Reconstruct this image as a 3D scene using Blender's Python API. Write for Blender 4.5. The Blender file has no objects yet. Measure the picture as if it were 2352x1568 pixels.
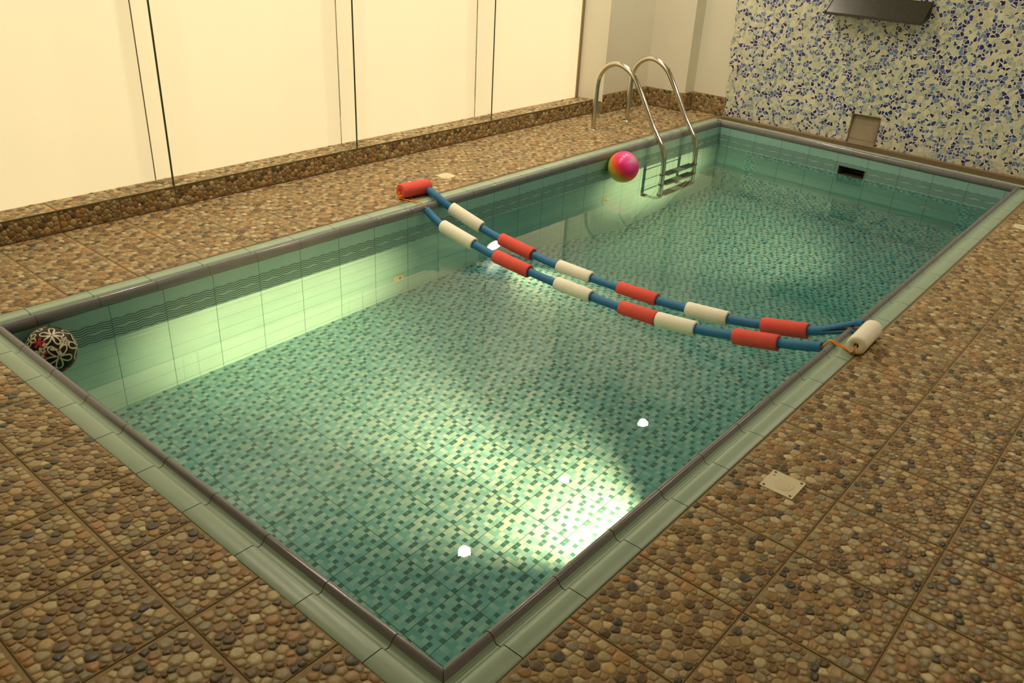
import bpy, math, random
import numpy as np
from mathutils import Vector, Matrix
S = bpy.context.scene
COL = S.collection
PI = math.pi
# ------------------------------------------------------------------ camera
CAM = np.array([-0.83533, -0.80543, 1.50485]); FPX = 1915.1
RC = np.array([[0.65005, -0.75829, 0.04868], [-0.31998, -0.33187, -0.88739], [0.68919, 0.56132, -0.45839]])
def orth(R):
    z = R[2]/np.linalg.norm(R[2]); x = R[0]-z*(R[0]@z); x /= np.linalg.norm(x); return np.array([x, np.cross(z, x), z])
RC = orth(RC)
cd = bpy.data.cameras.new('camera'); cam = bpy.data.objects.new('camera', cd); COL.objects.link(cam)
M = Matrix.Identity(4)
for i in range(3):
    M[i][0] = RC[0][i]; M[i][1] = -RC[1][i]; M[i][2] = -RC[2][i]; M[i][3] = CAM[i]
cam.matrix_world = M
cd.lens = 36*FPX/2352; cd.sensor_width = 36; cd.clip_start = .02
S.camera = cam
# ------------------------------------------------------------------ key sizes (metres)
ZW = -0.192          # water level
ZF = -0.875          # pool floor
NR, NL, FL, FR = (.109, .109), (.109, 2.475), (5.80, 2.445), (5.65, .125)
PT = .2407           # pool tile length
CEIL = 2.75
# ------------------------------------------------------------------ object helpers
def tag(o, label=None, cat=None, group=None, kind=None):
    if label: o['label'] = label
    if cat: o['category'] = cat
    if group: o['group'] = group
    if kind: o['kind'] = kind
    return o
def empty(name, loc=(0, 0, 0)):
    o = bpy.data.objects.new(name, None); COL.objects.link(o); o.location = loc; o.empty_display_size = .1
    return o
class MB:
    def __init__(s): s.v = []; s.f = []; s.m = []; s.uv = []; s.sm = []
    def add(s, vs, fs, mi=0, uvs=None, smooth=False):
        n = len(s.v); s.v += [tuple(v) for v in vs]
        for k, f in enumerate(fs):
            s.f.append([n+i for i in f]); s.m.append(mi if isinstance(mi, int) else mi[k]); s.sm.append(smooth)
            s.uv.append(None if uvs is None else [uvs[i] for i in f])
        return s
    def quad(s, a, b, c, d, mi=0, uv=None):
        return s.add([a, b, c, d], [(0, 1, 2, 3)], mi, uv)
    def box(s, lo, hi, mi=0):
        x0, y0, z0 = lo; x1, y1, z1 = hi
        v = [(x0,y0,z0),(x1,y0,z0),(x1,y1,z0),(x0,y1,z0),(x0,y0,z1),(x1,y0,z1),(x1,y1,z1),(x0,y1,z1)]
        return s.add(v, [(0,3,2,1),(4,5,6,7),(0,1,5,4),(1,2,6,5),(2,3,7,6),(3,0,4,7)], mi)
    def prism(s, poly, z0, z1, mi=0):
        n = len(poly); v = [(p[0], p[1], z0) for p in poly]+[(p[0], p[1], z1) for p in poly]
        return s.add(v, [tuple(range(n))[::-1], tuple(range(n, 2*n))]+[(i, (i+1) % n, n+(i+1) % n, n+i) for i in range(n)], mi)
    def tube(s, pts, r, seg=16, mi=0, cap=True, smooth=True):
        pts = [Vector(p) for p in pts]; n = len(pts)
        rr = r if isinstance(r, (list, tuple)) else [r]*n
        t0 = (pts[1]-pts[0]).normalized(); up = Vector((0, 0, 1)) if abs(t0.z) < .9 else Vector((1, 0, 0))
        nv = t0.cross(up).normalized(); vs = []
        for i, p in enumerate(pts):
            t = ((pts[min(i+1, n-1)]-p).normalized()+(p-pts[max(i-1, 0)]).normalized())
            t = t.normalized() if t.length > 1e-6 else t0
            nv = (nv-t*nv.dot(t)).normalized(); b = t.cross(nv)
            vs += [p+(nv*math.cos(a)+b*math.sin(a))*rr[i] for a in [2*PI*k/seg for k in range(seg)]]
        fs = [(i*seg+k, i*seg+(k+1) % seg, (i+1)*seg+(k+1) % seg, (i+1)*seg+k) for i in range(n-1) for k in range(seg)]
        s.add(vs, fs, mi, None, smooth)
        if cap:
            s.add(vs[:seg], [tuple(range(seg))], mi); s.add(vs[-seg:], [tuple(range(seg))[::-1]], mi)
        return s
    def hollow(s, p0, p1, R, r, seg=32, bev=.004, depth=.03, mi=0, mid=None):
        """round foam sleeve along p0-p1 with softened rims and a bore"""
        p0, p1 = Vector(p0), Vector(p1); L = (p1-p0).length; t = (p1-p0)/L
        up = Vector((0, 0, 1)) if abs(t.z) < .9 else Vector((1, 0, 0)); nv = t.cross(up).normalized(); b = t.cross(nv)
        prof = [(r, depth), (r, bev*.5), (r+bev*.5, 0), (R-bev, 0), (R-bev*.3, bev*.3), (R, bev), (R, L*.33), (R, L*.66), (R, L-bev), (R-bev*.3, L-bev*.3), (R-bev, L), (r+bev*.5, L), (r, L-bev*.5), (r, L-depth)]
        vs = []
        for q, h in prof:
            sag = (mid*math.sin(PI*h/L)) if mid else 0
            vs += [p0+t*h+Vector((0, 0, -sag))+(nv*math.cos(a)+b*math.sin(a))*q for a in [2*PI*k/seg for k in range(seg)]]
        n = len(prof)
        fs = [(i*seg+k, i*seg+(k+1) % seg, (i+1)*seg+(k+1) % seg, (i+1)*seg+k) for i in range(n-1) for k in range(seg)]
        s.add(vs, fs, mi, None, True)
        s.add(vs[:seg], [tuple(range(seg))], mi); s.add(vs[-seg:], [tuple(range(seg))[::-1]], mi)
        return s
    def disc(s, c, nrm, r, h, seg=32, mi=0, bev=.0):
        c = Vector(c); nrm = Vector(nrm).normalized()
        up = Vector((0, 0, 1)) if abs(nrm.z) < .9 else Vector((1, 0, 0)); a1 = nrm.cross(up).normalized(); a2 = nrm.cross(a1)
        prof = [(r, 0), (r, h-bev), (r-bev, h)] if bev else [(r, 0), (r, h)]
        vs = []
        for q, z in prof: vs += [c+nrm*z+(a1*math.cos(a)+a2*math.sin(a))*q for a in [2*PI*k/seg for k in range(seg)]]
        n = len(prof)
        fs = [(i*seg+k, i*seg+(k+1) % seg, (i+1)*seg+(k+1) % seg, (i+1)*seg+k) for i in range(n-1) for k in range(seg)]
        fs += [tuple(range(seg))[::-1], tuple(range((n-1)*seg, n*seg))]
        return s.add(vs, fs, mi)
    def ball(s, c, r, nu=64, nv=32, mi=0):
        vs = []; fs = []
        for i in range(nv+1):
            for k in range(nu):
                th = PI*i/nv; ph = 2*PI*k/nu
                vs.append((c[0]+r*math.sin(th)*math.cos(ph), c[1]+r*math.sin(th)*math.sin(ph), c[2]+r*math.cos(th)))
        for i in range(nv):
            for k in range(nu): fs.append((i*nu+k, (i+1)*nu+k, (i+1)*nu+(k+1) % nu, i*nu+(k+1) % nu))
        return s.add(vs, fs, mi, None, True)
    def build(s, name, mats, parent=None, loc=None):
        me = bpy.data.meshes.new(name); me.from_pydata(s.v, [], s.f)
        for m in (mats if isinstance(mats, (list, tuple)) else [mats]): me.materials.append(m)
        for p, mi, sm in zip(me.polygons, s.m, s.sm): p.material_index = mi; p.use_smooth = sm
        if any(u is not None for u in s.uv):
            uvl = me.uv_layers.new(name='UVMap')
            for p, u in zip(me.polygons, s.uv):
                if u:
                    for li, q in zip(p.loop_indices, u): uvl.data[li].uv = q
        me.update()
        o = bpy.data.objects.new(name, me); COL.objects.link(o)
        if parent is not None:
            o.parent = parent; o.location = [-x for x in parent.location] if parent.parent is None and parent.type == 'EMPTY' else (0, 0, 0)
        return o
# ------------------------------------------------------------------ material helpers
def srgb(r, g, b):
    f = lambda c: c/12.92 if c <= .04045 else ((c+.055)/1.055)**2.4
    return (f(r/255), f(g/255), f(b/255), 1)
class NT:
    def __init__(s, name):
        s.mat = bpy.data.materials.new(name); s.mat.use_nodes = True; s.t = s.mat.node_tree; s.t.nodes.clear()
        s.out = s.t.nodes.new('ShaderNodeOutputMaterial')
    def n(s, typ, **kw):
        nd = s.t.nodes.new(typ)
        for k, v in kw.items():
            if k.startswith('_'): setattr(nd, k[1:], v)
            else: s.put(nd.inputs[k.replace('__', ' ')] if not k.startswith('i') or not k[1:].isdigit() else nd.inputs[int(k[1:])], v)
        return nd
    def put(s, sock, v):
        if hasattr(v, 'is_output') and v.is_output: s.t.links.new(v, sock)
        elif hasattr(v, 'outputs'): s.t.links.new(v.outputs[0], sock)
        else: sock.default_value = v
    def m(s, op, a, b=0, c=0, clamp=False):
        nd = s.t.nodes.new('ShaderNodeMath'); nd.operation = op; nd.use_clamp = clamp
        for i, v in enumerate((a, b, c)): s.put(nd.inputs[i], v)
        return nd.outputs[0]
    def mix(s, f, a, b):
        nd = s.t.nodes.new('ShaderNodeMix'); nd.data_type = 'RGBA'
        s.put(nd.inputs[0], f); s.put(nd.inputs[6], a); s.put(nd.inputs[7], b); return nd.outputs[2]
    def ramp(s, f, stops, interp='LINEAR'):
        nd = s.t.nodes.new('ShaderNodeValToRGB'); cr = nd.color_ramp; cr.interpolation = interp
        while len(cr.elements) > 1: cr.elements.remove(cr.elements[-1])
        cr.elements[0].position = stops[0][0]; cr.elements[0].color = stops[0][1]
        for p, c in stops[1:]: e = cr.elements.new(p); e.color = c
        s.put(nd.inputs[0], f); return nd.outputs[0]
    def uv(s):
        sp = s.n('ShaderNodeSeparateXYZ'); s.put(sp.inputs[0], s.n('ShaderNodeUVMap').outputs[0]); return sp.outputs[0], sp.outputs[1]
    def noise(s, scale, detail=2, coord=None, rough=.5):
        nd = s.n('ShaderNodeTexNoise', Scale=scale, Detail=detail, Roughness=rough)
        if coord is not None: s.put(nd.inputs['Vector'], coord)
        return nd.outputs[0]
    def obj(s): return s.n('ShaderNodeTexCoord').outputs['Object']
    def bsdf(s, **kw):
        b = s.n('ShaderNodeBsdfPrincipled')
        for k, v in kw.items(): s.put(b.inputs[k.replace('__', ' ')], v)
        s.t.links.new(b.outputs[0], s.out.inputs[0]); return b
    def bump(s, h, strength=.3, dist=.001):
        return s.n('ShaderNodeBump', Strength=strength, Distance=dist, Height=h).outputs[0]
def simple(name, col, rough=.5, metal=0, noise=None, spec=.5, **kw):
    t = NT(name); c = col
    if noise:
        sc, amt = noise
        f = t.noise(sc, 4, t.obj())
        c = t.mix(f, tuple(x*(1-amt) for x in col[:3])+(1,), tuple(min(1, x*(1+amt)) for x in col[:3])+(1,))
    b = t.bsdf(Base__Color=c, Roughness=rough, Metallic=metal, Specular__IOR__Level=spec, **kw)
    return t.mat
def band(t, x, half, soft):
    """1 where |x|<half"""
    return t.m('SUBTRACT', 1, t.m('DIVIDE', t.m('SUBTRACT', t.m('ABSOLUTE', x), half), soft, clamp=True))
def near_mult(t, x, period, half, soft, off=0.0):
    q = t.m('SUBTRACT', x, off); q = t.m('DIVIDE', q, period)
    q = t.m('SUBTRACT', q, t.m('ROUND', q)); q = t.m('MULTIPLY', q, period)
    return band(t, q, half, soft)

# pool wall tile: u along wall (joints at multiples), v = world z
def mat_poolwall():
    t = NT('pool_wall_tile'); u, v = t.uv()
    n = t.noise(7, 2, t.obj())
    base = t.mix(n, (.26, .47, .45, 1), (.31, .53, .51, 1))
    jn = near_mult(t, u, PT, .0010, .0008)
    hz = near_mult(t, v, .1203, .0010, .0010, -.2405)
    hz = t.m('MULTIPLY', hz, t.m('LESS_THAN', v, -.21))
    # wave frieze
    c = t.m('ADD', v, .143)                                   # centre of the band
    w = t.m('MULTIPLY', t.m('SINE', t.m('MULTIPLY', u, 2*PI/(PT/4))), .0023)
    q = t.m('SUBTRACT', c, w)
    sgn = t.m('MAXIMUM', -1, t.m('MINIMUM', 1, t.m('MULTIPLY', q, 300)))
    lens = t.m('MULTIPLY', t.m('SUBTRACT', .5, t.m('MULTIPLY', t.m('COSINE', t.m('MULTIPLY', u, 2*PI/(PT/2))), .5)), .0055)
    fade = t.m('SUBTRACT', 1, t.m('DIVIDE', t.m('ABSOLUTE', q), .030), clamp=True)
    q2 = t.m('SUBTRACT', q, t.m('MULTIPLY', t.m('MULTIPLY', sgn, lens), fade))
    ln = near_mult(t, q2, .0105, .0015, .0010, .00525)
    inb = band(t, q, .0455, .0005)
    ln = t.m('MULTIPLY', ln, inb)
    gap = band(t, q, .010, .001)      # open eye in the middle, no line inside
    col = t.mix(t.m('MULTIPLY', inb, .15), base, (.24, .36, .30, 1))
    col = t.mix(t.m('MULTIPLY', ln, .92), col, (.012, .035, .033, 1))
    col = t.mix(t.m('MULTIPLY', hz, .85), col, (.09, .17, .12, 1))
    col = t.mix(t.m('MULTIPLY', jn, .85), col, (.03, .09, .07, 1))
    h = t.m('MULTIPLY', t.m('MAXIMUM', jn, hz), -1)
    t.bsdf(Base__Color=col, Roughness=.22, Specular__IOR__Level=.5, Normal=t.bump(h, .5, .0008))
    return t.mat
def mat_poolfloor():
    t = NT('pool_floor_mosaic'); u, v = t.uv()
    cs = PT/12
    cu = t.m('FLOOR', t.m('DIVIDE', u, cs)); cv = t.m('FLOOR', t.m('DIVIDE', v, cs))
    pu = t.m('FLOORED_MODULO', cu, 12); pv = t.m('FLOORED_MODULO', cv, 12)
    def rnd(a, b, k):
        cmb = t.n('ShaderNodeCombineXYZ'); t.put(cmb.inputs[0], t.m('ADD', a, k)); t.put(cmb.inputs[1], b)
        w = t.n('ShaderNodeTexWhiteNoise', _noise_dimensions='2D'); t.put(w.inputs['Vector'], cmb); return w.outputs[0]
    r1 = rnd(pu, pv, 3.5); r2 = rnd(cu, cv, .5)
    light = t.ramp(r1, [(0, (0.208, 0.526, 0.569, 1)), (.2, (0.281, 0.564, 0.643, 1)), (.38, (0.342, 0.637, 0.643, 1)), (.55, (0.440, 0.686, 0.658, 1)), (.72, (0.513, 0.735, 0.718, 1)), (.88, (0.293, 0.613, 0.689, 1))], 'CONSTANT')
    # dark chips: never side by side in both directions -> checker with a second draw
    chk = t.m('FLOORED_MODULO', t.m('ADD', t.m('MULTIPLY', pu, 2), pv), 5)
    on = t.m('LESS_THAN', t.m('ABSOLUTE', t.m('SUBTRACT', chk, 1)), .5)
    on2 = t.m('MULTIPLY', t.m('LESS_THAN', t.m('ABSOLUTE', t.m('SUBTRACT', chk, 3)), .5), t.m('GREATER_THAN', r1, .70))
    dark = t.m('MAXIMUM', t.m('MULTIPLY', on, t.m('GREATER_THAN', r1, .14)), on2)
    dcol = t.mix(r2, (.045, .15, .175, 1), (.065, .19, .21, 1))
    # soft print edges
    fu = t.m('SUBTRACT', t.m('FRACT', t.m('DIVIDE', u, cs)), .5); fv = t.m('SUBTRACT', t.m('FRACT', t.m('DIVIDE', v, cs)), .5)
    edge = t.m('MULTIPLY', band(t, fu, .42, .10), band(t, fv, .42, .10))
    col = t.mix(t.m('MULTIPLY', dark, edge), light, dcol)
    blot = t.noise(1.3, 2, t.obj())
    col = t.mix(t.m('MULTIPLY', t.m('SUBTRACT', blot, .35, clamp=True), .5), col, (.14, .42, .40, 1))
    jx = near_mult(t, u, PT, .0010, .0008); jy = near_mult(t, v, PT/2, .0010, .0008)
    j = t.m('MAXIMUM', jx, jy)
    col = t.mix(t.m('MULTIPLY', j, .8), col, (.05, .15, .11, 1))
    t.bsdf(Base__Color=col, Roughness=.25, Specular__IOR__Level=.5, Normal=t.bump(t.m('MULTIPLY', j, -1), 1.0, .003))
    return t.mat
def mat_mosaic():
    t = NT('broken_tile_mosaic')
    tc = t.obj(); wn = t.n('ShaderNodeTexNoise', Scale=30, Detail=1); t.put(wn.inputs['Vector'], tc)
    warp = t.n('ShaderNodeVectorMath', _operation='MULTIPLY_ADD'); t.put(warp.inputs[0], wn.outputs['Color']); warp.inputs[1].default_value = (.035,)*3; t.put(warp.inputs[2], tc)
    sep = t.n('ShaderNodeSeparateXYZ'); t.put(sep.inputs[0], warp)
    cmb = t.n('ShaderNodeCombineXYZ'); t.put(cmb.inputs[0], sep.outputs[1]); t.put(cmb.inputs[1], sep.outputs[2])
    def vor(feat, sc, rnd=1):
        v = t.n('ShaderNodeTexVoronoi', _voronoi_dimensions='2D', _feature=feat, Scale=sc, Randomness=rnd); t.put(v.inputs['Vector'], cmb); return v
    SC = 40
    e = vor('DISTANCE_TO_EDGE', SC).outputs['Distance']; cc = vor('F1', SC)
    sp = t.n('ShaderNodeSeparateColor'); t.put(sp.inputs[0], cc.outputs['Color'])
    patch = t.noise(2.2, 2, tc); patch = t.m('MULTIPLY', t.m('SUBTRACT', patch, .5), .55)
    r = t.m('ADD', sp.outputs[0], patch)
    col = t.ramp(r, [(0, (.74, .72, .54, 1)), (.20, (.68, .68, .50, 1)), (.36, (.60, .64, .50, 1)), (.46, (.42, .50, .44, 1)), (.58, (.34, .42, .42, 1)), (.60, (.16, .25, .42, 1)), (.665, (.035, .045, .24, 1)), (.79, (.018, .022, .13, 1)), (.90, (.11, .18, .42, 1))], 'CONSTANT')
    v2 = t.mix(sp.outputs[1], (.80, .80, .80, 1), (1.15, 1.15, 1.15, 1))
    mul = t.n('ShaderNodeVectorMath', _operation='MULTIPLY'); t.put(mul.inputs[0], col); t.put(mul.inputs[1], v2)
    # the blue chips are smaller: wider joint around them
    isblue = t.m('GREATER_THAN', r, .69)
    wj = t.m('ADD', .035, t.m('MULTIPLY', isblue, .05))
    g = t.m('SUBTRACT', 1, t.m('DIVIDE', t.m('SUBTRACT', e, wj), .03), clamp=True)
    col2 = t.mix(g, mul.outputs[0], (.86, .80, .66, 1))
    b = t.bsdf(Base__Color=col2, Roughness=t.m('ADD', .25, t.m('MULTIPLY', g, .5)), Normal=t.bump(t.m('MULTIPLY', g, -1), .5, .0015))
    return t.mat
def mat_pebble():
    t = NT('river_pebble'); a = t.n('ShaderNodeVertexColor', _layer_name='Col')
    n = t.noise(110, 3, t.obj(), .7); n2 = t.noise(420, 2, t.obj(), .6)
    f = t.m('ADD', t.m('MULTIPLY', n, .8), t.m('MULTIPLY', n2, .4))
    sc = t.n('ShaderNodeVectorMath', _operation='SCALE'); t.put(sc.inputs[0], a.outputs[0]); t.put(sc.inputs[3], t.m('ADD', .42, f))
    t.bsdf(Base__Color=sc.outputs[0], Roughness=.36, Specular__IOR__Level=.35)
    return t.mat
M_WALLT = mat_poolwall(); M_FLOORT = mat_poolfloor(); M_MOS = mat_mosaic(); M_PEB = mat_pebble()
M_SAND = simple('sand_mortar', (.33, .235, .12, 1), .75, noise=(55, .28), spec=.2)
M_JOINT = simple('deck_joint', (.19, .14, .07, 1), .9)
M_COPE = simple('coping_green_glaze', (.32, .43, .32, 1), .33, noise=(9, .10))
M_NOSE = simple('coping_mauve_glaze', (.170, .168, .178, 1), .18, noise=(14, .12), spec=.6)
M_CGROUT = simple('coping_grout', (.07, .08, .045, 1), .9)
M_PAINT = simple('cream_paint', (.84, .80, .66, 1), .6, noise=(3, .04))
M_CEIL = simple('ceiling_paint', (.70, .66, .52, 1), .8)
M_STEEL = simple('brushed_steel', (.62, .59, .52, 1), .17, 1, noise=(40, .12))
M_TREAD = simple('ladder_tread_black', (.02, .03, .03, 1), .55)
M_TREADM = simple('tread_steel', (.35, .37, .30, 1), .35, 1)
M_RED = simple('red_foam', (.76, .10, .075, 1), .75, noise=(60, .10), spec=.25)
M_WHITEF = simple('white_foam', (.88, .84, .70, 1), .8, noise=(60, .06), spec=.2)
M_BLUE = simple('blue_foam_tube', (.030, .17, .36, 1), .55, noise=(30, .15), spec=.3)
M_DARK = simple('dark_bore', (.01, .012, .012, 1), .9)
M_ROPE = simple('orange_rope', (.80, .28, .02, 1), .6)
M_PLASTIC = simple('cream_plastic', (.70, .62, .42, 1), .45, noise=(18, .05))
M_SCREW = simple('screw', (.06, .05, .03, 1), .5, .6)
M_GRANITE = None
def mat_granite():
    t = NT('dark_granite'); v = t.n('ShaderNodeTexVoronoi', Scale=120); t.put(v.inputs['Vector'], t.obj())
    s = t.m('LESS_THAN', v.outputs['Distance'], .13)
    n = t.noise(60, 3, t.obj()); base = t.mix(n, (.022, .022, .018, 1), (.05, .047, .036, 1))
    t.bsdf(Base__Color=t.mix(s, base, (.32, .34, .28, 1)), Roughness=.3); return t.mat
M_GRANITE = mat_granite()
M_SEAL = simple('brown_seal', (.55, .43, .27, 1), .6)
M_EDGE = simple('glass_edge_green', (.035, .055, .02, 1), .15, spec=.7)
M_PLASTER = simple('raw_plaster', (.36, .30, .21, 1), .85, noise=(25, .15))
M_FRAME = simple('window_frame_tan', (.30, .22, .12, 1), .4)
def emis(name, col, st):
    t = NT(name); e = t.n('ShaderNodeEmission', Color=col, Strength=st); t.t.links.new(e.outputs[0], t.out.inputs[0]); return t.mat
PANEL_COL = (1.0, .79, .42, 1)
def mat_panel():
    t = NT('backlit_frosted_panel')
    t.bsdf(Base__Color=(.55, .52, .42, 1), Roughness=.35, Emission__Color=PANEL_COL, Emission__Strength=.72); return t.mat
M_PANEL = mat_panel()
def mat_glass():
    t = NT('clear_glass'); t.bsdf(Base__Color=(1, 1, .99, 1), Roughness=.0, IOR=1.45, Transmission__Weight=1.0); return t.mat
M_GLASS = mat_glass()
def mat_water():
    t = NT('pool_water')
    n = t.n('ShaderNodeTexNoise', Scale=5.5, Detail=2, Roughness=.5); t.put(n.inputs['Vector'], t.obj())
    n3 = t.n('ShaderNodeTexNoise', Scale=22, Detail=1); t.put(n3.inputs['Vector'], t.obj())
    h = t.m('ADD', n.outputs[0], t.m('MULTIPLY', n3.outputs[0], .10))
    b = t.n('ShaderNodeBump', Strength=1.0, Distance=.00025, Height=h)
    t.bsdf(Base__Color=(.93, 1, .97, 1), Roughness=.0, IOR=1.333, Transmission__Weight=1.0, Normal=b.outputs[0])
    va = t.n('ShaderNodeVolumeAbsorption', Color=(.55, .93, .92, 1), Density=.26); t.t.links.new(va.outputs[0], t.out.inputs[1]); return t.mat
M_WATER = mat_water()
# ------------------------------------------------------------------ pebble tiles
rng = random.Random(7)
PAL = [((0.385, 0.267, 0.116), 5), ((0.303, 0.189, 0.075), 5), ((0.230, 0.133, 0.050), 4), ((0.349, 0.193, 0.075), 2.2), ((0.138, 0.092, 0.041), 3), ((0.078, 0.069, 0.046), 2.4), ((0.385, 0.303, 0.158), 6), ((0.221, 0.193, 0.116), 3.5), ((0.496, 0.404, 0.223), 3), ((0.303, 0.239, 0.120), 5), ((0.184, 0.115, 0.050), 3)]
def make_variant(seed, T=.303):
    r = random.Random(seed); pts = []
    tries = 0
    sizes = [.018]*16+[.0155]*26+[.013]*40+[.0105]*60+[.008]*90
    for s in sizes:
      for tries in range(160):
        x = r.uniform(s*.8+.003, T-s*.8-.003); y = r.uniform(s*.8+.003, T-s*.8-.003)
        if all((x-p[0])**2+(y-p[1])**2 > ((s+p[2])*.84)**2 for p in pts): pts.append((x, y, s)); break
    out = []
    for i, (x, y, s) in enumerate(pts):
        hp = []
        for j, (a, b, q) in enumerate(pts):
            if j == i: continue
            d = math.hypot(a-x, b-y)
            if d > .075: continue
            k = (d*d+s*s-q*q)/(2*d)            # power diagram
            hp.append((math.atan2(b-y, a-x), max(.0025, k-.0006)))
        for ang, dd in ((0, T-x), (PI, x), (PI/2, T-y), (-PI/2, y)): hp.append((ang, max(.002, dd-.0035)))
        cap = s*r.uniform(1.3, 2.1); el = r.uniform(0, PI); ec = r.uniform(.62, .95)
        def rad(th, hp=hp, cap=cap, el=el, ec=ec):
            tot = 0
            for ang, dd in hp:
                c = math.cos(th-ang)
                if c > .05: tot += (c/dd)**13
            e = 1/math.sqrt((math.cos(th-el)/cap)**2+(math.sin(th-el)/(cap*ec))**2)
            tot += (1/e)**13
            return tot**(-1/13)
        c = rng.choices([p[0] for p in PAL], [p[1] for p in PAL])[0]; br = r.uniform(.75, 1.3)
        out.append((x, y, rad, r.uniform(.0016, .0034), tuple(min(1, q*br) for q in c)))
    return out
VARS = [make_variant(s) for s in (3, 11)]
_pcache = {}
def variant_arrays(vi, seg):
    if (vi, seg) in _pcache: return _pcache[(vi, seg)]
    V = []; C = []; cen = []
    for x, y, rad, h, c in VARS[vi]:
        th = [2*PI*k/seg for k in range(seg)]; rr = [rad(a) for a in th]
        ring = [(x+q*math.cos(a), y+q*math.sin(a)) for q, a in zip(rr, th)]
        V += [(px, py, -.0006) for px, py in ring]
        V += [(x+(px-x)*.90, y+(py-y)*.90, h*.62) for px, py in ring]
        V += [(x+(px-x)*.5, y+(py-y)*.5, h*.95) for px, py in ring]
        V.append((x, y, h)); C += [c]*(3*seg+1); cen += [(x, y)]*(3*seg+1)
    F = []
    for k in range(seg):
        k2 = (k+1) % seg
        F += [(k, k2, seg+k2, seg+k), (seg+k, seg+k2, 2*seg+k2, 2*seg+k), (2*seg+k, 2*seg+k2, 3*seg, 3*seg)]
    _pcache[(vi, seg)] = (np.array(V), np.array(C), np.array(cen), np.array(F), 3*seg+1)
    return _pcache[(vi, seg)]
class Pebbles:
    """collects pebble tiles: tile-local (u,v,h) -> world"""
    def __init__(s): s.V = []; s.C = []; s.F = []; s.n = 0; s.slab = MB()
    def tile(s, o, ud, vd, nd, vi, seg, u0, v0, clip, T=.303, flip=False, sv=1.0, bright=1.0):
        V, C, cen, F, per = variant_arrays(vi, seg)
        V = V.copy(); cen = cen.copy()
        if flip: V[:, :2] = T-V[:, :2]; cen = T-cen
        V[:, 1] *= sv; cen[:, 1] = cen[:, 1]*sv
        V[:, 0] += u0; V[:, 1] += v0; cu = cen[:, 0]+u0; cv = cen[:, 1]+v0
        a, b, c, d = clip
        keep = (cu > a+.003) & (cu < b-.003) & (cv > c+.003) & (cv < d-.003)
        V[:, 0] = np.clip(V[:, 0], a+.001, b-.001); V[:, 1] = np.clip(V[:, 1], c+.001, d-.001)
        kp = keep.reshape(-1, per)[:, 0]; idx = np.repeat(kp, per)
        V = V[idx]; C = C[idx]; m = int(kp.sum())
        if not m: return
        W = np.array(o)+V[:, :1]*np.array(ud)+V[:, 1:2]*np.array(vd)+V[:, 2:3]*np.array(nd)
        Fa = (F[None]+(np.arange(m)*per)[:, None, None]).reshape(-1, 4)+s.n
        s.V.append(W); s.C.append(C*bright); s.F.append(Fa); s.n += len(W)
    def area(s, o, ud, vd, nd, u0, u1, v0, v1, off=(0, 0), seg=12, T=.305, clip=None, var=None):
        o = np.array(o, float); ud = np.array(ud, float); vd = np.array(vd, float); nd = np.array(nd, float)
        i0 = math.floor((u0-off[0])/T); i1 = math.ceil((u1-off[0])/T); j0 = math.floor((v0-off[1])/T); j1 = math.ceil((v1-off[1])/T)
        g = .0015
        flip = np.cross(ud, vd)@nd < 0
        for i in range(i0, i1):
            for j in range(j0, j1):
                tu = off[0]+i*T; tv = off[1]+j*T
                a, b, c, d = max(u0, tu+g), min(u1, tu+T-g), max(v0, tv+g), min(v1, tv+T-g)
                if b-a < .004 or d-c < .004: continue
                sg = seg(o+ud*(tu+T/2)+vd*(tv+T/2)) if callable(seg) else seg
                k = (i*7+j*3) % 5
                s.tile(o, ud, vd, nd, k % 2, sg, tu, tv, (a, b, c, d), flip=k in (1, 4))
                P = lambda x, y, h: tuple(o+ud*x+vd*y+nd*h)
                e = .0015
                vs = [P(a, c, -e), P(b, c, -e), P(b, d, -e), P(a, d, -e), P(a+e, c+e, 0), P(b-e, c+e, 0), P(b-e, d-e, 0), P(a+e, d-e, 0)]
                fs = [(4, 5, 6, 7), (0, 1, 5, 4), (1, 2, 6, 5), (2, 3, 7, 6), (3, 0, 4, 7)]
                if flip: fs = [f[::-1] for f in fs]
                s.slab.add(vs, fs, 1)
    def build(s, name, parent=None):
        V = np.concatenate(s.V); C = np.concatenate(s.C); F = np.concatenate(s.F)
        sv = np.array(s.slab.v).reshape(-1, 3) if s.slab.v else np.zeros((0, 3))
        tri = F[:, 2] == F[:, 3]
        nF = len(F); sizes = np.where(tri, 3, 4)
        loops = []
        flat = F.reshape(-1); mask = np.ones((nF, 4), bool); mask[tri, 3] = False
        flat = flat[mask.reshape(-1)]
        sl = []; ss = []
        for f in s.slab.f: sl += [i+len(V) for i in f]; ss.append(len(f))
        allv = np.concatenate([V, sv]); lv = np.concatenate([flat, np.array(sl, int)]); sz = np.concatenate([sizes, np.array(ss, int)])
        me = bpy.data.meshes.new(name)
        me.vertices.add(len(allv)); me.vertices.foreach_set('co', allv.astype(np.float32).ravel())
        me.loops.add(len(lv)); me.loops.foreach_set('vertex_index', lv.astype(np.int32))
        me.polygons.add(len(sz)); me.polygons.foreach_set('loop_start', np.concatenate([[0], np.cumsum(sz)[:-1]]).astype(np.int32))
        mi = np.concatenate([np.zeros(nF), np.array(s.slab.m)]).astype(np.int32)
        me.polygons.foreach_set('material_index', mi)
        me.polygons.foreach_set('use_smooth', np.concatenate([np.ones(nF, bool), np.zeros(len(ss), bool)]))
        me.update(calc_edges=True); me.validate()
        ca = me.color_attributes.new('Col', 'FLOAT_COLOR', 'POINT')
        cc = np.ones((len(allv), 4), np.float32); cc[:len(C), :3] = C; ca.data.foreach_set('color', cc.ravel())
        for m in (M_PEB, M_SAND, M_JOINT): me.materials.append(m)
        o = bpy.data.objects.new(name, me); COL.objects.link(o)
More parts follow.
